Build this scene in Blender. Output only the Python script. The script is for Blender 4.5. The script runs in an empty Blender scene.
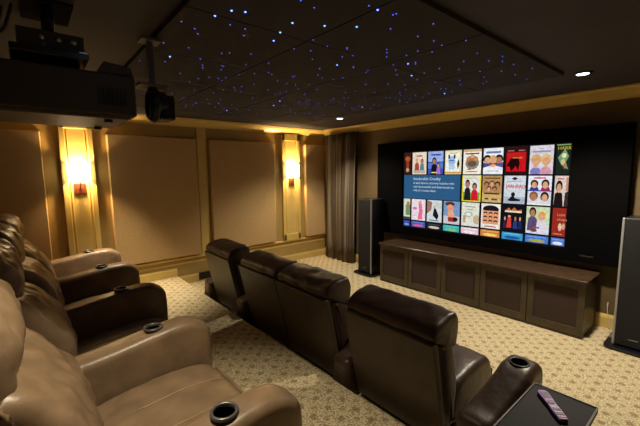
import bpy, bmesh, math, random
from mathutils import Vector, Matrix, noise
from mathutils.bvhtree import BVHTree
random.seed(7)
C = bpy.context.scene.collection
PI = math.pi
# ------------------------------------------------------------------ materials
def s2l(c):
    return tuple(((v/255)/12.92 if v/255 <= .04045 else ((v/255+.055)/1.055)**2.4) for v in c)
_m = {}
def mat(name, col, rough=.6, metal=0., noise_amt=0., nscale=20., bump=0., bscale=200., spec=.5, coat=0., sheen=0., trans=0.):
    if name in _m: return _m[name]
    m = bpy.data.materials.new(name); m.use_nodes = True; _m[name] = m
    nt = m.node_tree; b = nt.nodes['Principled BSDF']; L = nt.links.new
    b.inputs['Base Color'].default_value = (*col, 1); b.inputs['Roughness'].default_value = rough
    b.inputs['Metallic'].default_value = metal; b.inputs['Specular IOR Level'].default_value = spec
    b.inputs['Coat Weight'].default_value = coat; b.inputs['Sheen Weight'].default_value = sheen
    tc = nt.nodes.new('ShaderNodeTexCoord')
    if noise_amt:
        n = nt.nodes.new('ShaderNodeTexNoise'); n.inputs['Scale'].default_value = nscale; n.inputs['Detail'].default_value = 5
        L(tc.outputs['Object'], n.inputs['Vector'])
        r = nt.nodes.new('ShaderNodeValToRGB')
        r.color_ramp.elements[0].position = .3; r.color_ramp.elements[1].position = .7
        r.color_ramp.elements[0].color = (*[c*(1-noise_amt) for c in col], 1)
        r.color_ramp.elements[1].color = (*[min(1, c*(1+noise_amt)) for c in col], 1)
        L(n.outputs['Fac'], r.inputs['Fac']); L(r.outputs['Color'], b.inputs['Base Color'])
    if bump:
        n = nt.nodes.new('ShaderNodeTexNoise'); n.inputs['Scale'].default_value = bscale; n.inputs['Detail'].default_value = 4
        L(tc.outputs['Object'], n.inputs['Vector'])
        bp = nt.nodes.new('ShaderNodeBump'); bp.inputs['Strength'].default_value = bump; bp.inputs['Distance'].default_value = .01
        L(n.outputs['Fac'], bp.inputs['Height']); L(bp.outputs['Normal'], b.inputs['Normal'])
    return m
def emis(name, col, strength):
    if name in _m: return _m[name]
    m = bpy.data.materials.new(name); m.use_nodes = True; _m[name] = m
    nt = m.node_tree; nt.nodes.clear()
    e = nt.nodes.new('ShaderNodeEmission'); e.inputs['Color'].default_value = (*col, 1); e.inputs['Strength'].default_value = strength
    o = nt.nodes.new('ShaderNodeOutputMaterial'); nt.links.new(e.outputs[0], o.inputs[0])
    return m
def leather(name, col, rough=.38, creases=.5):
    """soft hide: fine grain, broad creases and slight colour pull-up"""
    if name in _m: return _m[name]
    m = mat(name, col, rough, noise_amt=.22, nscale=7, spec=.5)
    nt = m.node_tree; b = nt.nodes['Principled BSDF']; L = nt.links.new
    tc = nt.nodes.new('ShaderNodeTexCoord')
    v = nt.nodes.new('ShaderNodeTexVoronoi'); v.inputs['Scale'].default_value = 260; L(tc.outputs['Object'], v.inputs['Vector'])
    w = nt.nodes.new('ShaderNodeTexNoise'); w.inputs['Scale'].default_value = 9; w.inputs['Detail'].default_value = 3
    L(tc.outputs['Object'], w.inputs['Vector'])
    b1 = nt.nodes.new('ShaderNodeBump'); b1.inputs['Strength'].default_value = .25; b1.inputs['Distance'].default_value = .001
    b2 = nt.nodes.new('ShaderNodeBump'); b2.inputs['Strength'].default_value = creases; b2.inputs['Distance'].default_value = .02
    L(v.outputs['Distance'], b1.inputs['Height']); L(w.outputs['Fac'], b2.inputs['Height'])
    L(b1.outputs['Normal'], b2.inputs['Normal']); L(b2.outputs['Normal'], b.inputs['Normal'])
    return m
# ------------------------------------------------------------------ mesh helpers
def box(bm, x0, x1, y0, y1, z0, z1):
    vs = [bm.verts.new(p) for p in ((x0,y0,z0),(x1,y0,z0),(x1,y1,z0),(x0,y1,z0),(x0,y0,z1),(x1,y0,z1),(x1,y1,z1),(x0,y1,z1))]
    for f in ((0,3,2,1),(4,5,6,7),(0,1,5,4),(1,2,6,5),(2,3,7,6),(3,0,4,7)): bm.faces.new([vs[i] for i in f])
def prism(bm, poly, a0, a1, axis):
    """extrude polygon (2D) along axis; axis 'x': poly=(y,z), 'y': (x,z), 'z': (x,y)"""
    def P(p, a): return {'x': (a, p[0], p[1]), 'y': (p[0], a, p[1]), 'z': (p[0], p[1], a)}[axis]
    A = [bm.verts.new(P(p, a0)) for p in poly]; B = [bm.verts.new(P(p, a1)) for p in poly]
    n = len(poly)
    for i in range(n): bm.faces.new((A[i], A[(i+1)%n], B[(i+1)%n], B[i]))
    bm.faces.new(A[::-1]); bm.faces.new(B)
def lathe(bm, prof, cx, cy, cz=0, seg=24, axis='z'):
    rings = []
    for r, h in prof:
        ring = []
        for k in range(seg):
            a = 2*PI*k/seg; c, s = r*math.cos(a), r*math.sin(a)
            p = {'z': (cx+c, cy+s, cz+h), 'y': (cx+c, cy+h, cz+s), 'x': (cx+h, cy+c, cz+s)}[axis]
            ring.append(bm.verts.new(p))
        rings.append(ring)
    for A, B in zip(rings, rings[1:]):
        for k in range(seg): bm.faces.new((A[k], A[(k+1)%seg], B[(k+1)%seg], B[k]))
    if prof[0][0] > 1e-6: bm.faces.new(rings[0][::-1])
    if prof[-1][0] > 1e-6: bm.faces.new(rings[-1])
def tube(bm, pts, r, seg=8):
    pts = [Vector(p) for p in pts]; rings = []
    for i, p in enumerate(pts):
        t = (pts[min(i+1, len(pts)-1)] - pts[max(i-1, 0)]).normalized()
        u = t.cross(Vector((0, 0, 1)))
        if u.length < .1: u = t.cross(Vector((1, 0, 0)))
        u.normalize(); v = t.cross(u)
        rings.append([bm.verts.new(p + (u*math.cos(2*PI*k/seg) + v*math.sin(2*PI*k/seg))*r) for k in range(seg)])
    for A, B in zip(rings, rings[1:]):
        for k in range(seg): bm.faces.new((A[k], A[(k+1)%seg], B[(k+1)%seg], B[k]))
    bm.faces.new(rings[0][::-1]); bm.faces.new(rings[-1])
def build(name, bm, m, parent=None, smooth=False, bevel=0, loc=None):
    bmesh.ops.remove_doubles(bm, verts=bm.verts, dist=1e-6)
    bmesh.ops.recalc_face_normals(bm, faces=bm.faces)
    me = bpy.data.meshes.new(name); bm.to_mesh(me); bm.free()
    for k in (m if isinstance(m, (list, tuple)) else [m]): me.materials.append(k)
    if smooth:
        for p in me.polygons: p.use_smooth = True
    o = bpy.data.objects.new(name, me); C.objects.link(o)
    if loc: o.location = loc
    if parent: o.parent = parent
    if bevel:
        b = o.modifiers.new('bevel', 'BEVEL'); b.width = bevel; b.segments = 3; b.limit_method = 'ANGLE'; b.angle_limit = .7
        b.harden_normals = False
    return o
def NB(): return bmesh.new()
def tag(o, label, cat, group=None):
    o['label'] = label; o['category'] = cat
    if group: o['group'] = group
    return o
def thing(name, label, cat, loc=(0, 0, 0), rz=0, group=None):
    o = bpy.data.objects.new(name, None); C.objects.link(o); o.empty_display_size = .1
    o.location = loc; o.rotation_euler = (0, 0, rz)
    return tag(o, label, cat, group)
def struct(name, bm, m, bevel=0):
    o = build(name, bm, m, bevel=bevel); o['kind'] = 'structure'; return o
def smooth_loop(pts, n=6):
    """closed Catmull-Rom through 2D points"""
    out = []; N = len(pts)
    for i in range(N):
        p0, p1, p2, p3 = [Vector(pts[(i+k) % N]) for k in (-1, 0, 1, 2)]
        for j in range(n):
            t = j/n
            out.append(.5*((2*p1)+(p2-p0)*t+(2*p0-5*p1+4*p2-p3)*t*t+(3*p1-p0-3*p2+p3)*t**3))
    return out
def pad(name, prof, x0, x1, m, parent, r=.05, bulge=.01, wrinkle=.0, seed=0, n=5, nx=20, groove=(), wf=9., corner=0.):
    """upholstered block: a closed side profile (y,z) run along x, ends rounded over radius r, crowned by bulge"""
    P = smooth_loop(prof, n); N = len(P)
    area = sum(P[i].x*P[(i+1)%N].y-P[(i+1)%N].x*P[i].y for i in range(N))
    sgn = 1 if area > 0 else -1
    nrm = []
    for i in range(N):
        t = P[(i+1)%N]-P[i-1]; nn = Vector((t.y, -t.x))*sgn
        nrm.append(nn.normalized() if nn.length else Vector((0, 0)))
    xs = []
    for k in range(6): xs.append(x0 + r*(1-math.cos(PI/2*k/5)))
    for k in range(1, nx): xs.append(x0+r+(x1-x0-2*r)*k/nx)
    for k in range(6): xs.append(x1 - r + r*math.sin(PI/2*k/5))
    bm = NB(); rings = []; mid = (x0+x1)/2; hw = (x1-x0)/2
    c = sum(P, Vector((0, 0)))/N
    for x in xs:
        d = min(x-x0, x1-x)
        off = 0 if d >= r else -r*(1-math.sqrt(max(0, 1-(1-d/r)**2)))
        u = (x-mid)/hw
        off += bulge*(1-u*u)
        for g in groove: off -= .012*math.exp(-((x-g)/.012)**2)
        ring = []
        for i in range(N):
            q = P[i]+nrm[i]*off
            if wrinkle:
                nz = noise.noise(Vector((x*wf*1.2+seed*7.1, q.x*wf, q.y*wf)))+.5*noise.noise(Vector((x*wf*2.4-seed*3.3, q.x*wf*2.2, q.y*wf*2.2)))
                q = q+nrm[i]*nz*wrinkle
                xx = x
            else: xx = x
            if corner: q = Vector((q.x, q.y+corner*abs(u)**6*max(0, (q.y-c.y))*6))
            ring.append(bm.verts.new((xx, q.x, q.y)))
        rings.append(ring)
    for A, B in zip(rings, rings[1:]):
        for i in range(N): bm.faces.new((A[i], A[(i+1)%N], B[(i+1)%N], B[i]))
    for ring, sg in ((rings[0], 1), (rings[-1], -1)):
        cv = bm.verts.new((ring[0].co.x, sum(v.co.y for v in ring)/N, sum(v.co.z for v in ring)/N))
        for i in range(N): bm.faces.new((ring[i], ring[(i+1)%N], cv))
    return build(name, bm, m, parent, smooth=True)
def text_mesh(bm, s, size, origin, mi, align='LEFT', ux=(1, 0, 0), uy=(0, 0, 1), squash=1.):
    cu = bpy.data.curves.new('t', 'FONT'); cu.body = s; cu.size = size; cu.align_x = align; cu.resolution_u = 2
    o = bpy.data.objects.new('t', cu); C.objects.link(o)
    dg = bpy.context.evaluated_depsgraph_get(); dg.update()
    me = bpy.data.meshes.new_from_object(o.evaluated_get(dg))
    ux, uy, og = Vector(ux), Vector(uy), Vector(origin)
    vs = [bm.verts.new(og+ux*v.co.x*squash+uy*v.co.y) for v in me.vertices]
    for p in me.polygons:
        try:
            f = bm.faces.new([vs[i] for i in p.vertices]); f.material_index = mi
        except ValueError: pass
    bpy.data.objects.remove(o); bpy.data.curves.remove(cu); bpy.data.meshes.remove(me)
# ------------------------------------------------------------------ palette
GOLD = mat('gold_paint', (.40, .27, .085), .45, noise_amt=.08, nscale=3)
TRIM = mat('gold_trim_paint', (.64, .46, .14), .35, noise_amt=.05, nscale=5)
FABRIC = mat('panel_fabric', (.52, .34, .15), .9, noise_amt=.08, nscale=60, bump=.3, bscale=500)
SCREENWALL = mat('screen_wall_paint', (.13, .085, .035), .6, noise_amt=.08, nscale=4)
CEIL = mat('dark_ceiling_paint', (.044, .039, .046), .75, noise_amt=.1, nscale=6)
STARP = mat('black_acoustic_panel', (.024, .022, .028), .9, noise_amt=.15, nscale=40, bump=.2, bscale=400)
MATTE = mat('matte_black', (.012, .011, .011), .95, spec=.05)
BLACK = mat('black_satin', (.008, .008, .009), .35)
VELVET = mat('black_velvet', (.0022, .0020, .0022), .95, spec=.05)
PROJ = mat('charcoal_plastic', (.045, .036, .028), .6, bump=.1, bscale=600)
STEEL = mat('brushed_steel', (.55, .55, .56), .28, metal=1)
GREYMET = mat('grey_metal', (.16, .155, .15), .35, metal=.6)
WOOD = mat('walnut_frame', (.060, .042, .020), .4, noise_amt=.25, nscale=14)
WOODTOP = mat('walnut_top', (.055, .032, .018), .25, noise_amt=.25, nscale=14)
GRILLE = mat('purple_brown_cloth', (.045, .024, .018), .85, bump=.3, bscale=900)
TAN = leather('taupe_leather', (.225, .150, .088), .36, creases=.22)
DARK = leather('dark_brown_leather', (.050, .027, .018), .40, creases=.30)
DARKB = leather('dark_back_leather', (.062, .042, .023), .45, creases=.05)
PIPE = mat('pale_leather_piping', (.42, .27, .15), .4)
RUBBER = mat('dark_plinth', (.01, .009, .008), .7)

def carpet_material():
    m = mat('patterned_carpet', (.4, .3, .15), .95, spec=.1)
    nt = m.node_tree; b = nt.nodes['Principled BSDF']; L = nt.links.new; N = nt.nodes.new
    tc = N('ShaderNodeTexCoord')
    def math_(op, a, v=None, c=None):
        n = N('ShaderNodeMath'); n.operation = op
        for i, q in enumerate((a, v)):
            if q is None: continue
            if isinstance(q, (int, float)): n.inputs[i].default_value = q
            else: L(q, n.inputs[i])
        return n.outputs[0]
    sep = N('ShaderNodeSeparateXYZ'); L(tc.outputs['Object'], sep.inputs[0])
    S = .135
    fx = math_('PINGPONG', sep.outputs['X'], S/2); fy = math_('PINGPONG', sep.outputs['Y'], S/2)
    gx = math_('PINGPONG', math_('ADD', sep.outputs['X'], S/2), S/2); gy = math_('PINGPONG', math_('ADD', sep.outputs['Y'], S/2), S/2)
    def dist(a, c):
        return math_('SQRT', math_('ADD', math_('MULTIPLY', a, a), math_('MULTIPLY', c, c)))
    nz = N('ShaderNodeTexNoise'); nz.inputs['Scale'].default_value = 55; nz.inputs['Detail'].default_value = 3; L(tc.outputs['Object'], nz.inputs['Vector'])
    wob = math_('MULTIPLY', math_('SUBTRACT', nz.outputs['Fac'], .5), .055)
    d1 = math_('ADD', dist(fx, fy), wob); d2 = math_('ADD', dist(gx, gy), wob)
    def band(d, lo, soft):
        mr = N('ShaderNodeMapRange'); L(d, mr.inputs[0]); mr.inputs[1].default_value = lo; mr.inputs[2].default_value = lo+soft
        mr.inputs[3].default_value = 1; mr.inputs[4].default_value = 0; return mr.outputs[0]
    rose = band(d1, .020, .008); leaf = band(d2, .015, .008)
    n2 = N('ShaderNodeTexNoise'); n2.inputs['Scale'].default_value = 85; n2.inputs['Detail'].default_value = 2; L(tc.outputs['Object'], n2.inputs['Vector'])
    rp = N('ShaderNodeValToRGB'); e = rp.color_ramp.elements
    e[0].position = .38; e[0].color = (.29, .22, .12, 1); e[1].position = .56; e[1].color = (.66, .57, .37, 1)
    L(n2.outputs['Fac'], rp.inputs['Fac'])
    def mix(fac, a, c, k):
        mx = N('ShaderNodeMix'); mx.data_type = 'RGBA'; L(math_('MULTIPLY', fac, k), mx.inputs['Factor']); L(a, mx.inputs[6])
        if isinstance(c, tuple): mx.inputs[7].default_value = (*c, 1)
        else: L(c, mx.inputs[7])
        return mx.outputs[2]
    c1 = mix(rose, rp.outputs['Color'], (.20, .12, .06), .65)
    c2 = mix(leaf, c1, (.20, .17, .08), .55)
    n3 = N('ShaderNodeTexNoise'); n3.inputs['Scale'].default_value = 160; L(tc.outputs['Object'], n3.inputs['Vector'])
    sp = N('ShaderNodeMapRange'); L(n3.outputs['Fac'], sp.inputs[0]); sp.inputs[1].default_value = .60; sp.inputs[2].default_value = .66
    c3 = mix(sp.outputs[0], c2, (.42, .18, .07), .30)
    L(c3, b.inputs['Base Color'])
    bp = N('ShaderNodeBump'); bp.inputs['Strength'].default_value = .5; bp.inputs['Distance'].default_value = .004
    L(n3.outputs['Fac'], bp.inputs['Height']); L(bp.outputs['Normal'], b.inputs['Normal'])
    return m
CARPET = carpet_material()

# ------------------------------------------------------------------ room shell
RX, RY, H, RISER, RE = 6.50, -6.0, 2.6, .15, -3.12
b = NB(); box(b, -.15, RX+.15, RY-.15, .15, -.12, 0); struct('floor', b, CARPET)
b = NB(); box(b, 0, RX, RY, RE, 0, RISER); o = struct('trim_1', b, CARPET, bevel=.008)   # raised carpeted tier
b = NB(); box(b, -.15, RX+.15, RY-.15, .15, H, H+.12); struct('ceiling', b, CEIL)
b = NB(); box(b, -.15, 0, RY, 0, 0, H); struct('wall_left', b, GOLD)
b = NB(); box(b, -.15, RX+.15, 0, .15, 0, H); struct('wall_front', b, SCREENWALL)
b = NB(); box(b, RX, RX+.15, RY, 0, 0, H); struct('wall_right', b, GOLD)
b = NB(); box(b, -.15, RX+.15, RY-.15, RY, 0, H); struct('wall_back', b, GOLD)
crown = [(0, H-.112), (.014, H-.112), (.02, H-.098), (.04, H-.09), (.075, H-.06), (.115, H-.035), (.135, H-.03), (.145, H-.014), (.167, H-.012), (.167, H), (0, H)]
b = NB(); prism(b, crown, RY, 0, 'y'); struct('trim_2', b, TRIM)
b = NB(); prism(b, [(-a, z) for a, z in crown], 0, RX, 'x'); struct('trim_3', b, TRIM)
b = NB(); prism(b, [(RX-a, z) for a, z in crown], RY, 0, 'y'); struct('trim_4', b, TRIM)
def baseprof(z0): return [(0, z0), (.022, z0), (.022, z0+.10), (.016, z0+.115), (.008, z0+.13), (0, z0+.13)]
b = NB(); prism(b, baseprof(0), RE, 0, 'y'); prism(b, baseprof(RISER), RY, RE, 'y'); struct('baseboard_left', b, TRIM)
b = NB(); prism(b, [(-a, z*1.2) for a, z in baseprof(0)], 0, RX, 'x'); struct('baseboard_front', b, TRIM)
# rail under the fabric panels and the lower moulding lines
b = NB()
prism(b, [(0, .400), (.02, .400), (.034, .412), (.034, .432), (.022, .44), (0, .44)], RY, 0, 'y')
prism(b, [(0, .325), (.010, .325), (.010, .345), (0, .345)], RY, 0, 'y')
struct('trim_5', b, TRIM)
# pilasters on the sconce wall: plain strips each side, raised border and a sunk middle
n = 6
for y0, y1 in ((-4.47, -4.115), (-1.085, -.685)):
    b = NB(); z0, z1 = .44, 2.49
    box(b, 0, .045, y0, y0+.055, z0, z1); box(b, 0, .045, y1-.055, y1, z0, z1)
    box(b, 0, .045, y0, y1, 2.36, z1); box(b, 0, .045, y0, y1, z0, .56)
    box(b, 0, .018, y0, y1, z0, z1)
    box(b, 0, .030, y0+.075, y0+.09, .60, 2.33); box(b, 0, .030, y1-.09, y1-.075, .60, 2.33)
    struct('trim_%d' % n, b, TRIM, bevel=.006); n += 1
# flat stiles between the panels
for y0, y1 in ((-2.70, -2.55),):
    b = NB(); box(b, 0, .012, y0, y1, .44, 2.49); struct('trim_%d' % n, b, TRIM); n += 1

# fabric wall panels
def wall_panel(y0, y1, z0, z1, label):
    t = thing('fabric_panel', label, 'wall panel', (0, (y0+y1)/2, z0))
    w = (y1-y0)/2; h = z1-z0
    b = NB(); box(b, .004, .075, -w+.004, w-.004, .004, h-.004); build('fabric_face', b, FABRIC, t, bevel=.012)
    b = NB()
    for q in ((-w, -w+.02, 0, h), (w-.02, w, 0, h), (-w, w, 0, .02), (-w, w, h-.02, h)): box(b, .0, .030, *q)
    build('backing_frame', b, GOLD, t)
wall_panel(-5.95, -4.655, .455, 2.31, 'tan fabric wall panel at far left edge, left of the lit pilaster near the recliners')
wall_panel(-3.955, -2.73, .455, 2.31, 'wide tan fabric wall panel just right of the left wall light')
wall_panel(-2.52, -1.28, .455, 2.31, 'tan fabric wall panel just left of the far wall light')
wall_panel(-.56, -.02, .455, 2.31, 'narrow tan fabric wall panel between far wall light and curtain')

# dark slatted plate in place of the front seat's shadow on the baseboard
t = thing('shadow_plate', 'small black plate standing in for the shadow of the farthest front seat, low on the side wall', 'shadow plate', (0.022, -2.66, .02))
b = NB(); box(b, 0, .012, -.12, .10, .0, .12); build('shadow_plate_frame', b, BLACK, t, bevel=.003)
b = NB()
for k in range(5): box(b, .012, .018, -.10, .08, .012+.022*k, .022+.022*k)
build('shadow_plate_slats', b, BLACK, t)

# ------------------------------------------------------------------ wall lights
SHADE = emis('glowing_shade', (1., .80, .50), 12.)
REDM = mat('copper_red_plate', (.22, .06, .03), .35, metal=.7)
def sconce(y, label, power):
    t = thing('wall_sconce', label, 'wall light', (.018, y, 1.50), group='wall lights')
    b = NB(); box(b, 0, .018, -.065, .065, .015, .155); build('backplate', b, REDM, t, bevel=.004)
    b = NB(); tube(b, [(.016, 0, .10), (.05, 0, .10), (.078, 0, .12), (.085, 0, .17)], .008)
    lathe(b, [(.018, .168), (.018, .215), (.010, .22), (.0, .22)], .085, 0, 0, 12); build('arm', b, REDM, t, smooth=True)
    b = NB()                                            # half-oval shade, open above and below
    N_ = 20; out = []; inn = []
    for k in range(N_+1):
        a = -PI/2+PI*k/N_
        ca, sa = math.cos(a), math.sin(a)
        f = lambda v: math.copysign(abs(v)**.45, v)
        out.append((.02+.115*f(ca), .125*f(sa))); inn.append((.02+.110*f(ca), .120*f(sa)))
    poly = out+inn[::-1]
    prism(b, poly, .18, .41, 'z'); build('shade', b, SHADE, t)
    l = bpy.data.lights.new('sconce_bulb', 'POINT'); l.energy = power; l.color = (1., .66, .30); l.shadow_soft_size = .03
    lo = bpy.data.objects.new('sconce_bulb', l); C.objects.link(lo); lo.location = (.085, 0, .30); lo.parent = t
sconce(-4.295, 'glowing wall light above the rear recliners, leftmost of the two wall lights', 76)
sconce(-.875, 'glowing wall light beside the curtain, farther of the two wall lights', 76)

# ------------------------------------------------------------------ star ceiling
STAR = emis('blue_fibre_star', (.07, .12, 1.), 2.6); STARB = emis('bright_blue_fibre_star', (.10, .20, 1.), 6.)
stars = [(3.64,-4.14,0),(3.82,-4.03,1),(3.92,-3.99,1),(3.95,-3.93,1),(3.59,-4.05,0),(3.53,-4.01,0),(3.76,-3.92,0),(3.76,-3.83,0),(3.67,-3.79,0),(3.84,-3.65,1),(3.71,-3.61,1),(3.99,-3.67,1),(4.2,-3.69,0),(4.07,-3.51,1),(3.87,-3.43,0),(3.71,-3.32,0),(3.58,-3.2,0),(3.67,-3.43,0),(3.27,-3.97,0),(3.26,-4.12,0),(3.02,-4.01,1),(2.88,-4.0,0),(2.8,-4.15,0),(3.3,-3.76,0),(3.41,-3.6,0),(3.17,-3.51,0),(2.97,-3.76,0),(2.9,-3.73,0),(3.04,-3.64,0),(2.94,-3.6,0),(2.9,-3.44,0),(3.0,-3.34,0),(3.1,-3.27,0),(2.68,-3.59,0),(2.74,-3.47,0),(2.64,-3.45,0),(2.55,-3.22,0),(2.36,-3.13,0),(2.14,-3.32,0),(1.81,-3.25,0),(1.9,-3.65,0),(1.4,-3.26,0),(1.42,-2.99,0),(1.28,-2.77,1),(1.71,-2.91,0),(1.44,-2.7,0),(2.93,-3.07,0),(3.11,-3.04,0),(3.29,-2.91,0),(3.24,-2.82,0),(2.79,-2.74,0),(2.64,-2.78,0),(2.55,-2.79,0),(2.59,-2.96,0),(2.26,-2.2,0),(2.33,-2.62,0),(1.58,-2.39,0),(1.74,-1.76,0),(2.31,-1.97,0),(2.88,-2.58,0),(2.16,-3.52,0),(1.75,-3.48,0),(1.57,-3.28,0),(1.34,-2.84,0),(1.08,-2.79,0),(1.17,-2.67,0),(1.97,-2.74,0),(2.0,-2.38,0),(1.7,-1.82,0),(1.75,-1.52,0),(4.38,-3.43,1),(4.41,-3.32,0),(4.17,-3.36,1),(4.27,-3.19,0),(4.46,-3.06,0),(4.3,-2.97,0),(4.32,-2.83,0),(4.31,-2.72,0),(4.45,-2.69,0),(4.38,-2.39,0),(4.35,-2.15,0),(3.84,-3.29,0),(3.59,-2.97,1),(3.9,-3.17,0),(3.75,-3.07,0),(3.82,-3.03,0),(3.62,-2.83,0),(4.04,-2.94,0),(4.0,-2.89,0),(3.94,-2.82,0),(4.05,-2.74,0),(4.15,-2.75,0),(4.2,-2.66,0),(3.85,-2.63,0),(3.78,-2.51,0),(3.94,-2.57,1),(3.97,-2.52,0),(3.76,-2.27,1),(3.7,-2.39,0),(3.58,-2.64,0),(3.64,-2.69,0),(3.31,-2.35,0),(3.26,-2.7,0),(4.02,-2.27,0),(4.23,-2.29,0),(4.1,-2.12,0),(4.18,-1.93,0),(3.93,-1.79,0),(3.85,-1.63,0),(4.01,-1.51,0),(4.06,-1.55,0),(3.76,-1.91,0),(3.68,-1.59,0),(3.65,-1.63,0),(3.56,-1.41,1),(3.45,-1.53,0),(3.3,-1.41,0),(3.87,-2.25,0),(3.71,-2.12,0),(3.53,-2.05,0),(3.41,-1.88,0),(3.29,-1.81,0),(3.08,-1.7,0),(3.05,-1.74,0),(3.07,-1.52,0),(3.16,-1.45,0),(2.7,-1.44,0),(2.5,-1.53,1),(2.91,-1.93,0),(3.06,-2.23,0),(2.96,-2.27,0),(2.8,-2.07,0),(2.77,-2.11,0),(2.67,-2.17,0),(2.55,-1.97,0),(2.56,-2.11,0),(2.42,-1.75,0),(2.26,-1.67,0),(3.15,-2.04,0),(2.49,-1.36,0),(2.28,-1.44,0),(3.45,-2.2,0),(2.64,-2.55,0),(2.33,-2.1,0),(2.32,-2.28,0),(2.06,-1.95,0),(1.57,-1.52,0),(4.46,-2.18,0),(4.41,-2.06,0),(4.29,-1.79,0),(4.32,-1.59,0),(4.48,-1.68,0),(4.43,-1.91,0)]
XS = [.86+.742*k for k in range(6)]; YS = [-4.19+.7475*k for k in range(5)]
rnd = random.Random(3)
for _ in range(60):
    x = rnd.uniform(.9, 3.4); y = rnd.uniform(-4.1, -1.3)
    stars.append((round(x, 3), round(y, 3), 0 if rnd.random() > .04 else 1))
for _ in range(12):
    stars.append((round(rnd.uniform(3., 4.5), 3), round(rnd.uniform(-3.9, -1.3), 3), 0))
colw = ['by the wall lights', 'second column from wall lights', 'middle column', 'fourth column from wall lights', 'outermost column']
roww = ['nearest the projector', 'second from the projector', 'third from the projector', 'nearest the screen wall']
for i in range(5):
    for j in range(4):
        t = thing('star_panel', 'black starry ceiling panel %s, %s' % (roww[j], colw[i]), 'ceiling panel', ((XS[i]+XS[i+1])/2, (YS[j]+YS[j+1])/2, H-.03), group='black star ceiling panels')
        w = .742/2-.004; d = .7475/2-.004
        b = NB(); box(b, -w, w, -d, d, 0, .03); build('panel_board', b, STARP, t, bevel=.003)
        for (x, y, big) in stars:
            if XS[i] < x <= XS[i+1] and YS[j] < y <= YS[j+1]:
                lx, ly = x-t.location.x, y-t.location.y
                lx = max(-w+.01, min(w-.01, lx)); ly = max(-d+.01, min(d-.01, ly))
                r = .0055 if big else .0034
                b = NB(); lathe(b, [(r, 0), (r*.8, -r*.5), (r*.4, -r*.8), (0, -r)], lx, ly, 0, 8)
                build('star', b, STARB if big else STAR, t)
# ------------------------------------------------------------------ recessed ceiling lights
LENS = emis('downlight_lens', (.72, .82, 1.), 10.)
def downlight(x, y, label, energy, col, spot=1.9, blend=.6):
    t = thing('recessed_downlight', label, 'ceiling light', (x, y, H), group='recessed ceiling lights')
    b = NB(); lathe(b, [(.050, -.002), (.050, -.010), (.056, -.012), (.072, -.008), (.076, -.0005)], 0, 0, 0, 28)
    build('trim_ring', b, BLACK, t, smooth=True)
    b = NB(); lathe(b, [(.047, -.004), (.045, -.010), (0, -.0115)], 0, 0, 0, 24); build('lens', b, LENS, t)
    l = bpy.data.lights.new('downlight_lamp', 'SPOT'); l.energy = energy; l.color = col; l.spot_size = spot; l.spot_blend = blend; l.shadow_soft_size = .07
    lo = bpy.data.objects.new('downlight_lamp', l); C.objects.link(lo); lo.location = (0, 0, -.03); lo.parent = t
WARM = (1., .86, .62)
downlight(4.66, -1.04, 'small round lit ceiling light above the right end of the cabinet', 310, (1., .88, .68), 2.2)
downlight(1.52, -.99, 'small round lit ceiling light above the left tower speaker', 200, (1., .89, .70), 2.2)
downlight(.74, -3.90, 'ceiling light above the aisle beside the side wall', 310, WARM, 1.08, 1.)
downlight(4.10, -4.42, 'ceiling light above the nearest rear recliner', 150, WARM, 1.35)

# ------------------------------------------------------------------ screen
def person_shapes(cx, base, h, skin, hair, cloth, w=.11):
    hd = h*.22
    return [('p', [(cx-w*1.3, base), (cx-w*1.05, base+h*.52), (cx-w*.4, base+h*.64), (cx+w*.4, base+h*.64), (cx+w*1.05, base+h*.52), (cx+w*1.3, base)], cloth),
            ('e', cx, base+h*.82, w*.85, hd*.95, hair), ('e', cx, base+h*.77, w*.60, hd*.72, skin)]
def head_shapes(cx, cy, r, skin, hair, ra=.72):
    return [('e', cx, cy+r*.18, r*1.12, r*ra*1.15, hair), ('e', cx, cy-r*.12, r*.78, r*ra*.92, skin)]
SK, SK2, HB, HD, BL = (214,160,125), (178,120,88), (205,165,95), (40,26,20), (25,25,30)
posters = {}
W = (222,220,222)
posters[(0,0)] = [((0,0,1,1), (60,28,20)), ('e', .5, .72, .4, .12, (170,80,45)), ('r', .3, .3, .7, .6, (150,60,35)), ('e', .5, .2, .25, .1, (190,150,130))]
posters[(0,1)] = [((0,0,1,1), (226,210,190)), ('r', .08, .05, .92, .2, (190,170,150))] + person_shapes(.33, .18, .55, SK, HB, (160,70,50), .13) + person_shapes(.7, .18, .5, SK2, HD, (90,130,140), .12) + [('r', .3, .8, .7, .86, (180,60,50))]
posters[(0,2)] = [((0,0,1,1), (60,80,170)), ('r', 0, .55, 1, 1, (150,170,225)), ('r', 0, .25, 1, .5, (90,120,200))] + person_shapes(.42, 0, .72, SK2, HD, (20,20,35), .17) + person_shapes(.7, 0, .5, SK, HD, (170,110,200), .1) + [('r', .2, .82, .85, .88, (40,50,140)), ('r', .25, .05, .6, .1, (220,200,120))]
posters[(0,3)] = [((0,0,1,1), (226,216,180)), ('r', .08, .12, .88, .9, (240,238,225)), ('e', .42, .55, .22, .22, (150,185,225)), ('r', .2, .66, .3, .82, BL), ('r', .54, .66, .64, .82, BL), ('r', .26, .56, .56, .6, (60,90,150)), ('r', .25, .2, .6, .42, (170,200,230)), ('p', [(.8, .2), (.74, .42), (.82, .66), (.9, .42)], BL), ('r', .3, .86, .75, .9, (190,180,150)), ('r', 0, .03, 1, .10, (200,150,80))]
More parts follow.
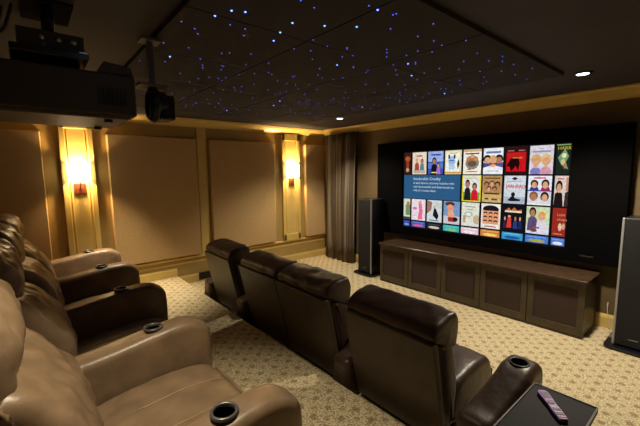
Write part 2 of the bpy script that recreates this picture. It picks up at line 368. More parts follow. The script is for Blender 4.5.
posters[(0,4)] = [((0,0,1,1), (238,232,220)), ('r', 0, .9, 1, 1, (200,170,130)), ('e', .5, .45, .38, .26, (140,130,110)), ('e', .5, .60, .34, .14, (180,110,60)), ('e', .5, .72, .12, .09, SK), ('e', .3, .62, .1, .07, SK2), ('e', .7, .6, .1, .07, (200,140,90)), ('e', .5, .42, .26, .12, (90,85,75)), ('e', .35, .2, .1, .03, (190,60,40)), ('r', .12, .8, .88, .85, (70,50,60)), ('r', .2, .08, .8, .12, (190,60,50))]
posters[(0,5)] = [((0,0,1,1), (232,234,240)), ('p', [(0, .25), (.5, .35), (1, .25), (1, .45), (0, .45)], (150,50,60))] + head_shapes(.2, .55, .19, SK, HD, .75) + head_shapes(.8, .55, .19, SK2, HD, .75) + head_shapes(.5, .55, .17, SK, HB, .8) + [('e', .15, .36, .16, .07, (50,80,150)), ('e', .85, .36, .16, .07, (60,90,170)), ('e', .5, .33, .16, .05, (225,170,120)), ('r', .12, .8, .88, .88, (110,120,170)), ('r', .2, .1, .8, .14, (200,180,190))]
posters[(0,6)] = [((0,0,1,1), (52,18,18)), ('r', .05, .1, .95, .8, (200,22,28)), ('p', [(.05, .3), (.25, .58), (.6, .62), (.68, .4), (.62, .12), (.5, .3), (.3, .1), (.2, .28)], (30,8,10)), ('r', .1, .84, .4, .88, (140,120,110)), ('r', .6, .84, .9, .88, (140,120,110)), ('r', .2, .66, .75, .70, (120,60,30)), ('r', .35, .58, .8, .61, (190,150,60))]
posters[(0,7)] = [((0,0,1,1), (212,206,216)), ('e', .28, .08, .24, .16, (130,120,190)), ('e', .72, .08, .24, .18, (205,150,165))] + head_shapes(.29, .47, .2, SK, HB, .8) + head_shapes(.71, .47, .2, SK, (225,180,110), .8) + [('r', .22, .22, .36, .36, SK), ('r', .64, .22, .78, .36, SK), ('r', .12, .76, .88, .82, (150,140,170)), ('r', .4, .88, .6, .91, (170,160,180))]
posters[(0,8)] = [((0,0,1,1), (28,42,32)), ('p', [(.1, .55), (.6, .85), (.9, .6), (.7, .4), (.9, .15), (.4, .3)], (120,150,110)), ('e', .55, .62, .18, .08, (220,225,170)), ('e', .5, .4, .16, .1, (200,190,130)), ('e', .65, .28, .1, .1, SK2), ('r', 0, .96, 1, 1, (120,160,110)), ('t', 'HARRY P', .06, .82, .15, (205,180,60), 1.0)]
posters[(1,4)] = [((0,0,1,1), (225,210,40)), ('r', .06, .04, .94, .96, (222,222,214)), ('r', .06, .04, .94, .35, (130,160,60))] + person_shapes(.3, .04, .78, SK2, HD, (30,30,34), .14) + person_shapes(.68, .04, .66, SK2, HD, (205,30,45), .15) + [('t', 'Intolerable Cruelty', .13, .87, .075, (60,60,60), .9)]
posters[(1,5)] = [((0,0,1,1), (176,138,88)), ('r', 0, 0, 1, .35, (205,170,110))] + head_shapes(.22, .66, .13, SK2, (90,50,30)) + head_shapes(.5, .7, .12, SK, (110,70,40)) + head_shapes(.78, .66, .13, SK2, (60,35,25)) + head_shapes(.35, .5, .11, SK, (90,50,30)) + head_shapes(.65, .5, .11, SK2, (70,40,30)) + [('r', .1, .3, .9, .36, (90,50,30)), ('r', .15, .1, .35, .16, (70,50,40)), ('r', .5, .08, .8, .15, (110,80,50)), ('r', .1, .88, .9, .93, (110,75,50))]
posters[(1,6)] = [((0,0,1,1), (205,212,220)), ('r', 0, 0, 1, .25, (170,180,195)), ('t', 'JARHEAD', .09, .56, .17, (215,30,35), .92), ('t', 'JARHEAD', .105, .56, .17, (215,30,35), .92), ('p', [(.35, .9), (.5, .96), (.65, .9), (.5, .84)], (50,20,20)), ('e', .45, .33, .1, .08, BL), ('p', [(.2, .12), (.35, .24), (.45, .3), (.55, .2), (.8, .16), (.78, .1), (.3, .08)], BL), ('r', .15, .78, .85, .80, (150,150,160))]
posters[(1,7)] = [((0,0,1,1), (228,230,238)), ('r', 0, 0, 1, .5, (214,214,224)), ('r', 0, .47, 1, .51, (60,70,160)), ('p', [(.06, .5), (.12, .62), (.42, .62), (.48, .5)], (40,60,140)), ('p', [(.54, .5), (.6, .62), (.9, .62), (.96, .5)], (160,40,60))] + head_shapes(.27, .7, .15, SK, HD, .8) + head_shapes(.74, .7, .15, SK, HD, .9) + head_shapes(.27, .28, .17, SK2, (130,90,60), .8) + head_shapes(.74, .27, .16, SK, HD, .9) + [('r', .25, .9, .75, .95, (215,70,90)), ('r', 0, 0, 1, .04, (230,230,235))]
posters[(1,8)] = [((0,0,1,1), (214,200,192)), ('p', [(.0, .0), (.05, .4), (.3, .5), (.6, .42), (.7, .0)], (30,22,24)), ('p', [(.75, .0), (.8, .45), (1, .5), (1, 0)], (60,45,45))] + head_shapes(.35, .62, .22, SK, HD, .75) + [('r', .85, .5, 1, .95, (200,140,110)), ('r', .2, .88, .7, .92, (200,90,90))]
posters[(2,0)] = [((0,0,1,1), (206,214,196)), ('r', .3, .2, 1, .7, (120,140,90)), ('e', .7, .75, .25, .12, SK2), ('r', 0, 0, 1, .12, (60,70,60))]
posters[(2,1)] = [((0,0,1,1), (230,214,222)), ('p', [(.45, .05), (.55, .5), (.5, .9), (.7, .9), (.8, .5), (.78, .05)], (225,110,140)), ('e', .62, .86, .1, .08, SK), ('r', .1, .5, .4, .62, (200,120,190)), ('r', .1, .2, .4, .26, (190,200,220))]
posters[(2,2)] = [((0,0,1,1), (205,212,214)), ('p', [(0, .35), (.3, .55), (.35, .9), (0, 1)], (150,110,100)), ('p', [(.4, .3), (.5, .68), (.62, .6), (.8, .3), (.7, .1), (.55, .2)], BL), ('e', .52, .7, .09, .07, SK), ('p', [(.5, .95), (.95, .85), (1, .6), (.6, .8)], (180,200,200)), ('r', .2, .05, .8, .1, (90,100,110))]
posters[(2,3)] = [((0,0,1,1), (120,150,190)), ('r', 0, 0, 1, .35, (200,195,205)), ('e', .4, .88, .3, .1, (90,50,45)), ('e', .42, .72, .2, .14, (225,150,110)), ('p', [(.25, .1), (.3, .6), (.6, .6), (.75, .2), (.5, .1)], (225,160,125)), ('p', [(.3, .1), (.3, .3), (.7, .3), (.75, .1)], (150,50,50)), ('e', .75, .22, .15, .1, HD)]
posters[(2,4)] = [((0,0,1,1), (218,220,206)), ('e', .4, .5, .25, .12, (170,180,160)), ('e', .4, .5, .17, .07, (225,228,215)), ('r', .1, .15, .25, .45, (190,150,110)), ('e', .85, .3, .18, .2, (190,170,140)), ('r', .2, .8, .8, .84, (150,150,140)), ('r', .3, .7, .7, .73, (190,120,110))]
posters[(2,5)] = [((0,0,1,1), (232,226,218)), ('e', .5, .78, .42, .16, BL), ('r', .08, .18, .92, .72, (220,150,110))] + [s for k in range(9) for s in (('e', .23+.27*(k % 3), .62-.16*(k//3), .1, .05, HD), ('e', .23+.27*(k % 3), .585-.16*(k//3), .06, .03, (230,170,130)))] + [('r', .2, .06, .8, .1, (150,60,50))]
posters[(2,6)] = [((0,0,1,1), (22,18,28)), ('r', .1, .72, .9, .78, (235,220,190)), ('p', [(.1, .78), (.3, .9), (.4, .8), (.55, .92), (.7, .8), (.9, .86), (.9, .78)], (190,110,60)), ('p', [(.2, .12), (.25, .5), (.42, .5), (.44, .12)], (210,60,50)), ('e', .33, .56, .07, .05, SK)] + person_shapes(.62, .1, .5, SK2, HD, (40,60,120), .08) + person_shapes(.84, .1, .5, SK, HD, (30,40,90), .07) + person_shapes(.12, .1, .48, SK, HD, (60,30,60), .06)
posters[(2,7)] = [((0,0,1,1), (198,214,172)), ('r', 0, 0, 1, .3, (214,214,224))] + person_shapes(.28, .1, .85, SK2, HD, (90,75,110), .18) + person_shapes(.68, .0, .82, SK, (225,160,70), (215,210,225), .19) + [('r', .3, .2, .6, .26, (140,80,100)), ('e', .35, .12, .15, .06, (120,70,60))]
posters[(2,8)] = [((0,0,1,1), (150,42,32)), ('t', 'LOVE', .35, .72, .1, (230,170,120), 1.), ('t', 'STORY', .35, .55, .1, (230,170,120), 1.), ('e', .6, .33, .14, .14, (225,180,150)), ('e', .85, .36, .12, .12, (200,150,120)), ('r', .1, .06, .8, .1, (200,120,90))]
r4 = [((40,60,150), (120,150,220)), ((70,90,170), (215,90,150)), ((30,30,40), (200,190,170)), ((60,170,175), (120,190,120)), ((222,190,205), (235,225,225)), ((200,130,60), (240,200,110)), ((60,150,200), (30,90,150)), ((70,120,200), (170,160,70)), ((80,120,200), (225,225,235))]
for k, (c1, c2) in enumerate(r4):
    posters[(3,k)] = [((0,0,1,1), c1), ('e', .5, .3, .38, .22, c2), ('r', .1, .75, .9, .85, tuple(min(255, c+50) for c in c1))]
X0, Z1 = 2.10, 2.055
SX1 = 4.375; SZ0 = .868; SY = -.1
def ecol(c):
    nm = 'glow_%02x%02x%02x' % tuple(c)
    if nm in _m: return _m[nm]
    l = s2l(c); m = emis(nm, l, 1.05); nt = m.node_tree; e = [n for n in nt.nodes if n.type == 'EMISSION'][0]
    tc = nt.nodes.new('ShaderNodeTexCoord'); nz = nt.nodes.new('ShaderNodeTexNoise'); nz.inputs['Scale'].default_value = 28; nz.inputs['Detail'].default_value = 4
    rp = nt.nodes.new('ShaderNodeValToRGB'); q = rp.color_ramp.elements; k = .16 if c != (44,88,128) else .05
    q[0].position = .38; q[1].position = .62; q[0].color = (*[v*(1-k) for v in l], 1); q[1].color = (*[min(1, v*(1+k*.6)) for v in l], 1)
    nt.links.new(tc.outputs['Object'], nz.inputs['Vector']); nt.links.new(nz.outputs['Fac'], rp.inputs['Fac']); nt.links.new(rp.outputs['Color'], e.inputs['Color'])
    return m
tv = thing('projection_screen', 'large black framed cinema screen on wall showing film posters', 'screen', (3.27, 0, .725))
ox, oz = 3.27, .725
b = NB()
x0, x1, z0, z1 = 1.56-ox, 4.905-ox, 0, 2.23-oz
sx0, sx1, sz0, sz1 = X0-.012-ox, SX1+.012-ox, SZ0-.012-oz, Z1+.012-oz
for q in ((x0, sx0, z0, z1), (sx1, x1, z0, z1), (sx0, sx1, z0, sz0), (sx0, sx1, sz1, z1)): box(b, q[0], q[1], -.135, -.03, q[2], q[3])
build('frame', b, VELVET, tv, bevel=.004)
b = NB(); box(b, x0+.08, x1-.08, -.03, -.001, z0+.08, z1-.08); build('wall_mount', b, BLACK, tv)
b = NB(); box(b, sx0, sx1, -.105, -.031, sz0, sz1)
pic = build('screen_surface', b, emis('screen_black', (.006, .006, .007), 1.), tv)
b = NB(); text_mesh(b, 'STEWART', .026, (4.53-ox, -.1362, .792-oz), 0, squash=1.15); build('badge', b, GREYMET, tv)
def clipbox(u0, u1): return u0, u1
def poster(row, k, xa, xb, za, zb, name='film_poster'):
    """one cover of the on-screen menu: its flat shapes stacked 0.4 mm apart"""
    shapes = posters[(row, k)]
    bm = NB(); mats = []; w = xb-xa; h = zb-za; y = -.1056
    def mi(c):
        m = ecol(c)
        if m not in mats: mats.append(m)
        return mats.index(m)
    def P(u, v, yy): return (xa+w*min(1, max(0, u))-ox, yy, za+h*min(1, max(0, v))-oz)
    for n_, s in enumerate(shapes):
        yy = y-.0004*n_/ (1 if len(shapes) < 12 else 2)
        if not isinstance(s[0], str):
            u0, v0, u1, v1 = s[0]; pts = [(u0, v0), (u1, v0), (u1, v1), (u0, v1)]; c = s[1]
        elif s[0] == 'r': pts = [(s[1], s[2]), (s[3], s[2]), (s[3], s[4]), (s[1], s[4])]; c = s[5]
        elif s[0] == 'e': pts = [(s[1]+s[3]*math.cos(a*PI/8), s[2]+s[4]*math.sin(a*PI/8)) for a in range(16)]; c = s[5]
        elif s[0] == 'p': pts = s[1]; c = s[2]
        elif s[0] == 't':
            text_mesh(bm, s[1], s[4]*h, P(s[2], s[3], yy), mi(s[5]), squash=s[6]); continue
        vs = [bm.verts.new(P(u, v, yy)) for u, v in pts]
        try: f = bm.faces.new(vs); f.material_index = mi(c)
        except ValueError: pass
    me = bpy.data.meshes.new(name); bm.to_mesh(me); bm.free()
    for m in mats: me.materials.append(m)
    o = bpy.data.objects.new(name, me); C.objects.link(o); o.parent = pic
rowz = [(1.712, 2.052), (1.338, 1.692), (.984, 1.318), (SZ0+.004, .962)]
for row in range(4):
    for k in range(9):
        if row == 1 and k < 4: continue
        xa = 2.262+.282*(k-1); xb = xa+.252
        if k == 0: xa = 2.108
        if k == 8: xb = SX1-.004
        za, zb = rowz[row]
        if (row, k) == (1, 4): xa -= .006; xb += .010; za -= .006; zb += .006
        poster(row, k, xa, xb, za, zb)
# description panel
bm = NB(); mats = [ecol((44,88,128)), ecol((205,220,232))]
vs = [bm.verts.new((x-ox, -.1056, z-oz)) for x, z in ((2.108, 1.330), (3.070, 1.330), (3.070, 1.700), (2.108, 1.700))]
bm.faces.new(vs)
text_mesh(bm, 'Intolerable Cruelty', .062, (2.285-ox, -.1062, 1.622-oz), 1)
for k, ln in enumerate(('A slick divorce attorney matches wits', 'with the beautiful and determined ex-', 'wife of a movie client.')):
    text_mesh(bm, ln, .049, (2.285-ox, -.1062, 1.560-.058*k-oz), 1, squash=.93)
me = bpy.data.meshes.new('info_panel'); bm.to_mesh(me); bm.free()
for m in mats: me.materials.append(m)
o = bpy.data.objects.new('info_panel', me); C.objects.link(o); o.parent = pic

# ------------------------------------------------------------------ low cabinet
cab = thing('low_cabinet', 'long low dark wood cabinet with five doors under the screen', 'cabinet', (3.35, -.29, 0))
cx, cy = 3.35, -.29
X0c, X1c = 1.992-cx, 4.708-cx; Yf, Yb = -.556-cy, -.026-cy
b = NB(); box(b, X0c+.01, X1c-.01, Yf+.022, Yb, .0, .60); build('body', b, WOOD, cab)
b = NB(); box(b, X0c-.01, X1c+.015, Yf-.035, Yb, .600, .632); build('top', b, WOODTOP, cab, bevel=.006)
dw = (X1c-X0c)/5
for k in range(5):
    a0, a1 = X0c+dw*k+.004, X0c+dw*(k+1)-.004
    b = NB(); st = .062
    for q in ((a0, a0+st, .035, .592), (a1-st, a1, .035, .592), (a0+st, a1-st, .035, .035+.075), (a0+st, a1-st, .592-st, .592)):
        box(b, q[0], q[1], Yf-.002, Yf+.020, q[2], q[3])
    d = build('door', b, WOOD, cab, bevel=.003)
    b = NB(); box(b, a0+st-.002, a1-st+.002, Yf+.008, Yf+.018, .105, .535); build('door_panel', b, GRILLE, d)
b = NB(); box(b, X0c, X1c, Yf+.006, Yf+.022, 0, .033); build('plinth', b, WOODTOP, cab)

# ------------------------------------------------------------------ tower speakers
CLOTH = mat('black_grille_cloth', (.006, .0065, .008), .8, bump=.3, bscale=900)
GLOSS = mat('gloss_black_base', (.006, .008, .012), .12)
SILVER = mat('silver_strip', (.36, .37, .38), .45, metal=.3)
def tower(x0, x1, side, label):
    cx = (x0+x1)/2; w = (x1-x0)/2
    t = thing('tower_speaker', label, 'speaker', (cx, -.34, 0), group='tower speakers')
    b = NB(); box(b, -w+.008, w-.008, -.15, .16, .045, 1.30); build('cabinet_body', b, BLACK, t, bevel=.01)
    b = NB(); box(b, -w+.012, w-.012, -.175, -.15, .05, 1.295); g = build('grille', b, CLOTH, t, bevel=.006)
    b = NB(); s0, s1 = (w-.020, w) if side > 0 else (-w, -w+.020)
    box(b, s0, s1, -.185, -.160, .045, 1.302); build('silver_edge', b, SILVER, t, bevel=.006)
    b = NB(); pr = []
    W_, D0, D1, r = w+.06, -.24, .20, .05
    for (ccx, ccy, a0) in ((W_-r, D1-r, 0), (-W_+r, D1-r, 90), (-W_+r, D0+r, 180), (W_-r, D0+r, 270)):
        for q in range(5): a = math.radians(a0+q*22.5); pr.append((ccx+r*math.cos(a), ccy+r*math.sin(a)))
    prism(b, pr, .008, .036, 'z'); build('base_plate', b, GLOSS, t, bevel=.006)
    b = NB(); box(b, -w+.03, w-.03, -.13, .14, .034, .048); build('riser_block', b, BLACK, t)
    for sx in (-1, 1):
        for yy in (-.18, .14):
            b = NB(); lathe(b, [(.004, 0), (.018, .002), (.018, .009)], sx*(W_-.05), yy, 0, 12); build('foot', b, STEEL, t)
    b = NB(); box(b, -.035, .035, -.1775, -.174, .118, .130); build('badge', b, GREYMET, t, bevel=.001)
tower(1.455, 1.772, 1, 'tall black tower speaker left of the screen, beside the curtain')
tower(4.935, 5.245, -1, 'tall black tower speaker at the right end of the cabinet')

# ------------------------------------------------------------------ curtain
def stripes():
    m = mat('striped_drapery', (.1, .07, .04), .8, sheen=.2)
    nt = m.node_tree; b = nt.nodes['Principled BSDF']; L = nt.links.new
    uv = nt.nodes.new('ShaderNodeUVMap'); sp = nt.nodes.new('ShaderNodeSeparateXYZ'); L(uv.outputs[0], sp.inputs[0])
    mu = nt.nodes.new('ShaderNodeMath'); mu.operation = 'MULTIPLY'; mu.inputs[1].default_value = 9; L(sp.outputs[0], mu.inputs[0])
    fr = nt.nodes.new('ShaderNodeMath'); fr.operation = 'FRACT'; L(mu.outputs[0], fr.inputs[0])
    r = nt.nodes.new('ShaderNodeValToRGB'); r.color_ramp.interpolation = 'CONSTANT'; e = r.color_ramp.elements
    e[0].position = 0; e[0].color = (.085, .055, .028, 1); e[1].position = .45; e[1].color = (.23, .18, .12, 1)
    k = e.new(.62); k.color = (.13, .08, .035, 1); k = e.new(.86); k.color = (.19, .17, .13, 1); k = e.new(.93); k.color = (.045, .03, .018, 1)
    L(fr.outputs[0], r.inputs['Fac']); L(r.outputs['Color'], b.inputs['Base Color'])
    return m
b = NB(); uvl = b.loops.layers.uv.new('UVMap'); n_ = 130; rows = []
zs = [.012, .4, .9, 1.4, 1.9, 2.3, 2.47]
for z in zs:
    row = []
    g = 1-.12*math.sin(PI*(z/2.47))*.6
    for i in range(n_+1):
        u = i/n_; x = .21+.84*u
        ph = u*2*PI*5.5
        x += .018*math.sin(2*ph+z*.6); x = .21+(x-.21)*(.94+.06*z/2.47)
        y = -.165+.055*math.sin(ph+.35*math.sin(z*1.7+u*5))*(.85+.15*z/2.47)+.012*math.sin(3.1*ph+z)
        row.append((b.verts.new((x, y, z)), u))
    rows.append(row)
for A, B in zip(rows, rows[1:]):
    for i in range(n_):
        f = b.faces.new((A[i][0], A[i+1][0], B[i+1][0], B[i][0]))
        for lp, uu in zip(f.loops, (A[i][1], A[i+1][1], B[i+1][1], B[i][1])): lp[uvl].uv = (uu, 0)
cu = build('striped_curtain', b, stripes(), smooth=True)
so = cu.modifiers.new('thick', 'SOLIDIFY'); so.thickness = .004
tag(cu, 'floor length brown and beige striped curtain hanging in the room corner', 'curtain')
rod = NB(); tube(rod, [(.17, -.12, 2.478), (1.10, -.12, 2.478)], .012, 10); tag(build('curtain_rod', rod, BLACK, smooth=True), 'black rod along the top of the striped curtain', 'curtain rod')

# ------------------------------------------------------------------ recliners
def armrest(t, xc, w, yb, yf, zf, zr, m, cup_y, z0=.02, seed=0, ring=None, r=.13, splay=0):
    """arm from back yb to front yf; front top rounded, top falls a little to the rear"""
    prof = [(yb, z0), ((yb+yf)/2, z0), (yf-.03, z0), (yf-.005, z0+.06), (yf+.0, z0+.2), (yf, zf-r-.05), (yf-.012, zf-r*.6), (yf-.39*r, zf-.27*r), (yf-.92*r, zf-.002), (yf-.12-r, zf),
            (yf-.12-r-.33*(yf-r-.24-yb), zf-.30*(zf-zr)), (yf-.12-r-.66*(yf-r-.24-yb), zf-.64*(zf-zr)), (yb+.12, zr+.01), (yb+.02, zr-.02), (yb, zr-.1), (yb, (z0+zr)/2)]
    a = pad('armrest', prof, xc-w/2, xc+w/2, m, t, r=.045, bulge=.006, wrinkle=.0022, seed=seed, n=4, nx=12, wf=7)
    for v in a.data.vertices:
        q = max(0, (cup_y-.1-v.co.y)/(cup_y-.1-yb)); v.co.x += splay*q
    cyp = cup_y; zt = zf+.004
    # bore the cup well
    cb = NB(); lathe(cb, [(.046, -.085), (.046, .08)], xc, cyp, zt, 32)
    cme = bpy.data.meshes.new('cut'); bmesh.ops.recalc_face_normals(cb, faces=cb.faces); cb.to_mesh(cme); cb.free(); co = bpy.data.objects.new('cut', cme); C.objects.link(co)
    co.parent = t
    md = a.modifiers.new('bore', 'BOOLEAN'); md.object = co; md.operation = 'DIFFERENCE'; md.solver = 'EXACT'
    dg = bpy.context.evaluated_depsgraph_get(); dg.update()
    nm = bpy.data.meshes.new_from_object(a.evaluated_get(dg)); a.modifiers.clear(); old = a.data; a.data = nm; nm.name = 'armrest'
    for p in nm.polygons: p.use_smooth = True
    bpy.data.objects.remove(co); bpy.data.meshes.remove(cme); bpy.data.meshes.remove(old)
    b = NB(); lathe(b, [(.0442, -.03), (.0442, .004), (.046, .009), (.055, .010), (.0585, .006), (.058, -.004), (.050, -.006), (.0455, -.012), (.0455, -.03), (.0442, -.03)], xc, cyp, zt, 32)
    c = build('cup_holder_ring', b, ring, a, smooth=True)
    b = NB(); lathe(b, [(.0452, -.006), (.0445, -.045), (.041, -.056), (.030, -.060), (.029, -.054), (.038, -.051), (.0425, -.042), (.0432, -.006)], xc, cyp, zt, 32)
    lathe(b, [(.030, -.0585), (.012, -.057), (0, -.057)], xc, cyp, zt, 32)
    build('steel_cup', b, STEEL, a, smooth=True)
    return a
def recliner(kind, label, loc, w, arms, seed, mats, group):
    """local origin: floor under the centre of the seat back; +y faces the screen"""
    L_, LB = mats
    t = thing('recliner', label, 'recliner', loc, 0, group)
    h = w/2
    if kind == 'front':
        b = NB(); box(b, -h+.03, h-.03, .15, .62, .0, .10); build('base', b, RUBBER, t)
        seat = [(.20, .13), (.4, .11), (.66, .12), (.735, .16), (.76, .25), (.74, .36), (.69, .42), (.55, .44), (.35, .42), (.26, .40), (.19, .34), (.18, .2)]
        s = pad('seat_cushion', seat, -h+.004, h-.004, L_, t, r=.05, bulge=.012, wrinkle=.006, seed=seed, nx=24, groove=(-w/6, w/6))
        back = [(.150, .14), (.20, .13), (.25, .22), (.255, .40), (.235, .55), (.20, .68), (.12, .735), (.03, .735), (.022, .66), (.065, .45), (.115, .25)]
        pad('back_cushion', back, -h+.006, h-.006, L_, t, r=.05, bulge=.012, wrinkle=.008, seed=seed+1)
        bp = [(.02, .06), (.045, .06), (-.032, .745), (-.048, .752), (-.064, .748), (-.0, .30)]
        b = NB(); prism(b, [(.088, .05), (.125, .05), (-.012, .745), (-.030, .770), (-.070, .765)], -h+.002, h-.002, 'x')
        build('back_panel', b, LB, t, bevel=.008, smooth=False)
        hd = [(-.035, .765), (.03, .735), (.14, .68), (.215, .68), (.235, .78), (.222, .87), (.185, .905), (.09, .893), (-.005, .860), (-.05, .815)]
        pad('headrest', hd, -h+.004, h-.004, L_, t, r=.03, bulge=.004, wrinkle=.009, seed=seed+2, nx=26)
        fr = [(.767, .05), (.782, .05), (.786, .15), (.782, .28), (.767, .29), (.765, .15)]
        pad('footrest', fr, -h+.02, h-.02, L_, t, r=.01, bulge=.006, nx=10)
        for (sx, aw, nm) in arms:
            armrest(t, sx, aw, -.03 if nm == 'near' else -.01, .60, .585, .43 if nm == 'near' else .33, L_, .455, z0=.012, seed=seed+5, ring=BLACK, r=.07, splay=-.06 if nm == 'near' else 0)
    else:
        b = NB(); box(b, -h+.03, h-.03, .12, .95, .0, .08); build('base', b, RUBBER, t)
        seat = [(.30, .10), (.6, .09), (.95, .10), (1.02, .14), (1.04, .22), (1.02, .31), (.96, .365), (.80, .392), (.6, .385), (.4, .36), (.30, .32), (.28, .2)]
        s = pad('seat_cushion', seat, -h+.004, h-.004, L_, t, r=.05, bulge=.018, wrinkle=.005, seed=seed, nx=30, groove=(-.135, .125))
        bv = BVHTree.FromPolygons([v.co for v in s.data.vertices], [p.vertices for p in s.data.polygons])
        for sg in (-1, 1):
            b = NB(); pts = []
            for k in range(14):
                q = k/13; y = .50+.50*q
                hit = bv.ray_cast(Vector((sg*.13-.005, y, 1)), Vector((0, 0, -1)))
                if hit[0]: pts.append((sg*.13-.005, y, hit[0].z+.0018))
            tube(b, pts, .003, 6); build('seam_piping', b, PIPE, s, smooth=True)
        shell = [(.0, .12), (.14, .10), (.18, .3), (.08, .8), (.0, 1.06), (-.08, 1.10), (-.16, 1.04), (-.16, .8), (-.09, .4), (-.03, .2)]
        pad('back_shell', shell, -h+.02, h-.02, LB, t, r=.04, bulge=.004)
        lum = [(.10, .34), (.21, .33), (.28, .38), (.305, .50), (.285, .63), (.215, .76), (.125, .87), (.02, .93), (-.01, .8), (.04, .5)]
        pad('lumbar_cushion', lum, -h+.01, h-.01, L_, t, r=.07, bulge=.020, wrinkle=.020, seed=seed+1, nx=34, wf=7)
        hd = [(-.06, .86), (.01, .85), (.06, .91), (.075, 1.02), (.055, 1.12), (.0, 1.19), (-.08, 1.21), (-.15, 1.16), (-.17, 1.05), (-.14, .93)]
        pad('headrest', hd, -h+.01, h-.01, L_, t, r=.09, bulge=.022, wrinkle=.020, seed=seed+2, nx=34, wf=8)
        fr = [(1.035, .04), (1.055, .04), (1.06, .2), (1.055, .30), (1.038, .31), (1.034, .2)]
        pad('footrest', fr, -h+.02, h-.02, L_, t, r=.01, bulge=.006, nx=10)
        for (sx, aw, nm) in arms:
            armrest(t, sx, aw, .10, 1.045, .645, .56, L_, .70, z0=.012, seed=seed+5, ring=GREYMET)
    return t
# rear row, on the raised tier (arm centres from the side wall: .34 1.33 2.31 3.29 4.33)
RB = -5.0; AW = .20
ac = [.36, 1.33, 2.31, 3.29, 4.33]
rl = ['farthest rear recliner, beside the side wall, with a pale sunlit-looking far arm', 'third rear row recliner from the camera, taupe leather', 'second rear row recliner from the camera, with puffy headrest', 'nearest tan leather rear recliner with two pale seat seams and a steel cup holder']
rl[0] = 'farthest taupe leather recliner of the rear row, beside the side wall'
tone = [(TAN, TAN)]*4
for k in range(4):
    xl, xr = ac[k]+AW/2+.006, ac[k+1]-AW/2-.006
    w = xr-xl; xc = (xl+xr)/2
    arms = [(ac[k+1]-xc, AW-.012, 'r')]
    if k == 0: arms.append((ac[0]-xc, AW-.012, 'l'))
    recliner('rear', rl[k], (xc, RB, RISER), w-.004, arms, 10*k+3, tone[k], 'rear row recliners')
# front row on the lower floor
FB = -3.07
front = [(1.215, 1.915, [(-1, 1.09, .20), (1, 2.04, .20)], 'farthest front row recliner, dark brown leather, standing apart near the side wall'),
         (2.165, 2.895, [], 'dark brown armless recliner, second from the far end of the front row'),
         (2.905, 3.620, [(1, 3.715, .18)], 'dark brown recliner in the middle of the front row with an arm on its right'),
         (3.822, 4.565, [(1, 4.835, .20)], 'nearest front row dark brown recliner, with cup holder arm beside the black table')]
for i, (xl, xr, ar, lab) in enumerate(front):
    xc = (xl+xr)/2
    arms = [(x-xc, aw, 'near' if i == 3 else '') for (_, x, aw) in ar]
    recliner('front', lab, (xc, FB, 0), xr-xl, arms, 50+9*i, (DARK, DARKB), 'front row recliners')

# ------------------------------------------------------------------ side table and remote
tb = thing('side_table', 'black square tray table beside the nearest front recliner, holding the remote', 'table', (5.085, -2.93, 0))
b = NB(); box(b, -.130, .150, -.30, .235, .530, .548); build('table_top', b, mat('black_leather_top', (.006, .0045, .007), .65, spec=.25, bump=.2, bscale=300), tb, bevel=.004)
b = NB()
for q in ((-.137, .157, -.305, -.297), (-.137, .157, .232, .240), (-.137, -.129, -.297, .232), (.149, .157, -.297, .232)): box(b, q[0], q[1], q[2], q[3], .526, .552)
build('rim', b, BLACK, tb, bevel=.002)
b = NB(); lathe(b, [(.018, .02), (.018, .53)], .01, .02, 0, 16); build('pedestal', b, BLACK, tb, smooth=True)
b = NB(); box(b, -.12, .14, -.14, .20, 0, .02); build('base_plate', b, BLACK, tb, bevel=.005)
PURPLE_LIT_SILVER = mat('purple_lit_silver_plastic', (.36, .17, .60), .35)  # purple tint of the screen light is put into the silver body colour
rm = thing('remote_control', 'slim silver remote control lying on the black tray table', 'remote', (5.085, -2.86, .549), math.radians(-41))
rm.rotation_euler = (0, 0, math.radians(41))
# body along local y, wide end at +y
b = NB(); pr = [(-.021, -.115), (.021, -.115), (.024, -.05), (.022, .0), (.026, .06), (.027, .10), (.018, .118), (-.018, .118), (-.027, .10), (-.026, .06), (-.022, 0), (-.024, -.05)]
prism(b, pr, .001, .020, 'z'); build('body', b, PURPLE_LIT_SILVER, rm, bevel=.004)
BTN = mat('pale_buttons', (.6, .52, .66), .4); DKP = mat('dark_keypad', (.10, .06, .12), .3)
b = NB(); prism(b, [(-.018, .045), (.018, .045), (.020, .10), (-.020, .10)], .020, .0212, 'z'); build('display', b, DKP, rm)
b = NB(); lathe(b, [(.017, .020), (.016, .0235), (0, .0235)], 0, .012, 0, 20); build('navigation_ring', b, DKP, rm)
for r_ in range(5):
    for c_ in (-1, 0, 1):
        b = NB(); x = c_*.0125; y = -.03-.017*r_; box(b, x-.0045, x+.0045, y-.005, y+.005, .0198, .0228); build('button', b, BTN if r_ % 2 == 0 else DKP, rm)

# ------------------------------------------------------------------ projector, its ceiling mount and the lens in front
pj = thing('projector', 'big black ceiling projector at top left corner', 'projector', (3.20, -4.72, 2.07))
b = NB(); box(b, -.25, .25, -.42, .38, .012, .225); build('housing', b, PROJ, pj, bevel=.012)
b = NB(); prism(b, [(.205, .222), (.24, .285), (.365, .27), (.378, .222)], -.24, .24, 'x'); build('top_hood', b, PROJ, pj, bevel=.006)
b = NB(); prism(b, [(-.42, .013), (-.40, -.006), (.33, -.006), (.36, .013)], -.235, .235, 'x'); build('bottom_tray', b, mat('grey_underside', (.11, .09, .07), .5), pj, bevel=.003)
b = NB()
for k in range(7): box(b, .249, .2535, .20+.02*k, .211+.02*k, .06, .15)
build('side_vent', b, BLACK, pj)
b = NB(); lathe(b, [(.075, .37), (.08, .392), (.07, .396), (.062, .392), (0, .388)], 0, 0, .12, 28, 'y'); build('lens', b, GLOSS, pj, smooth=True)
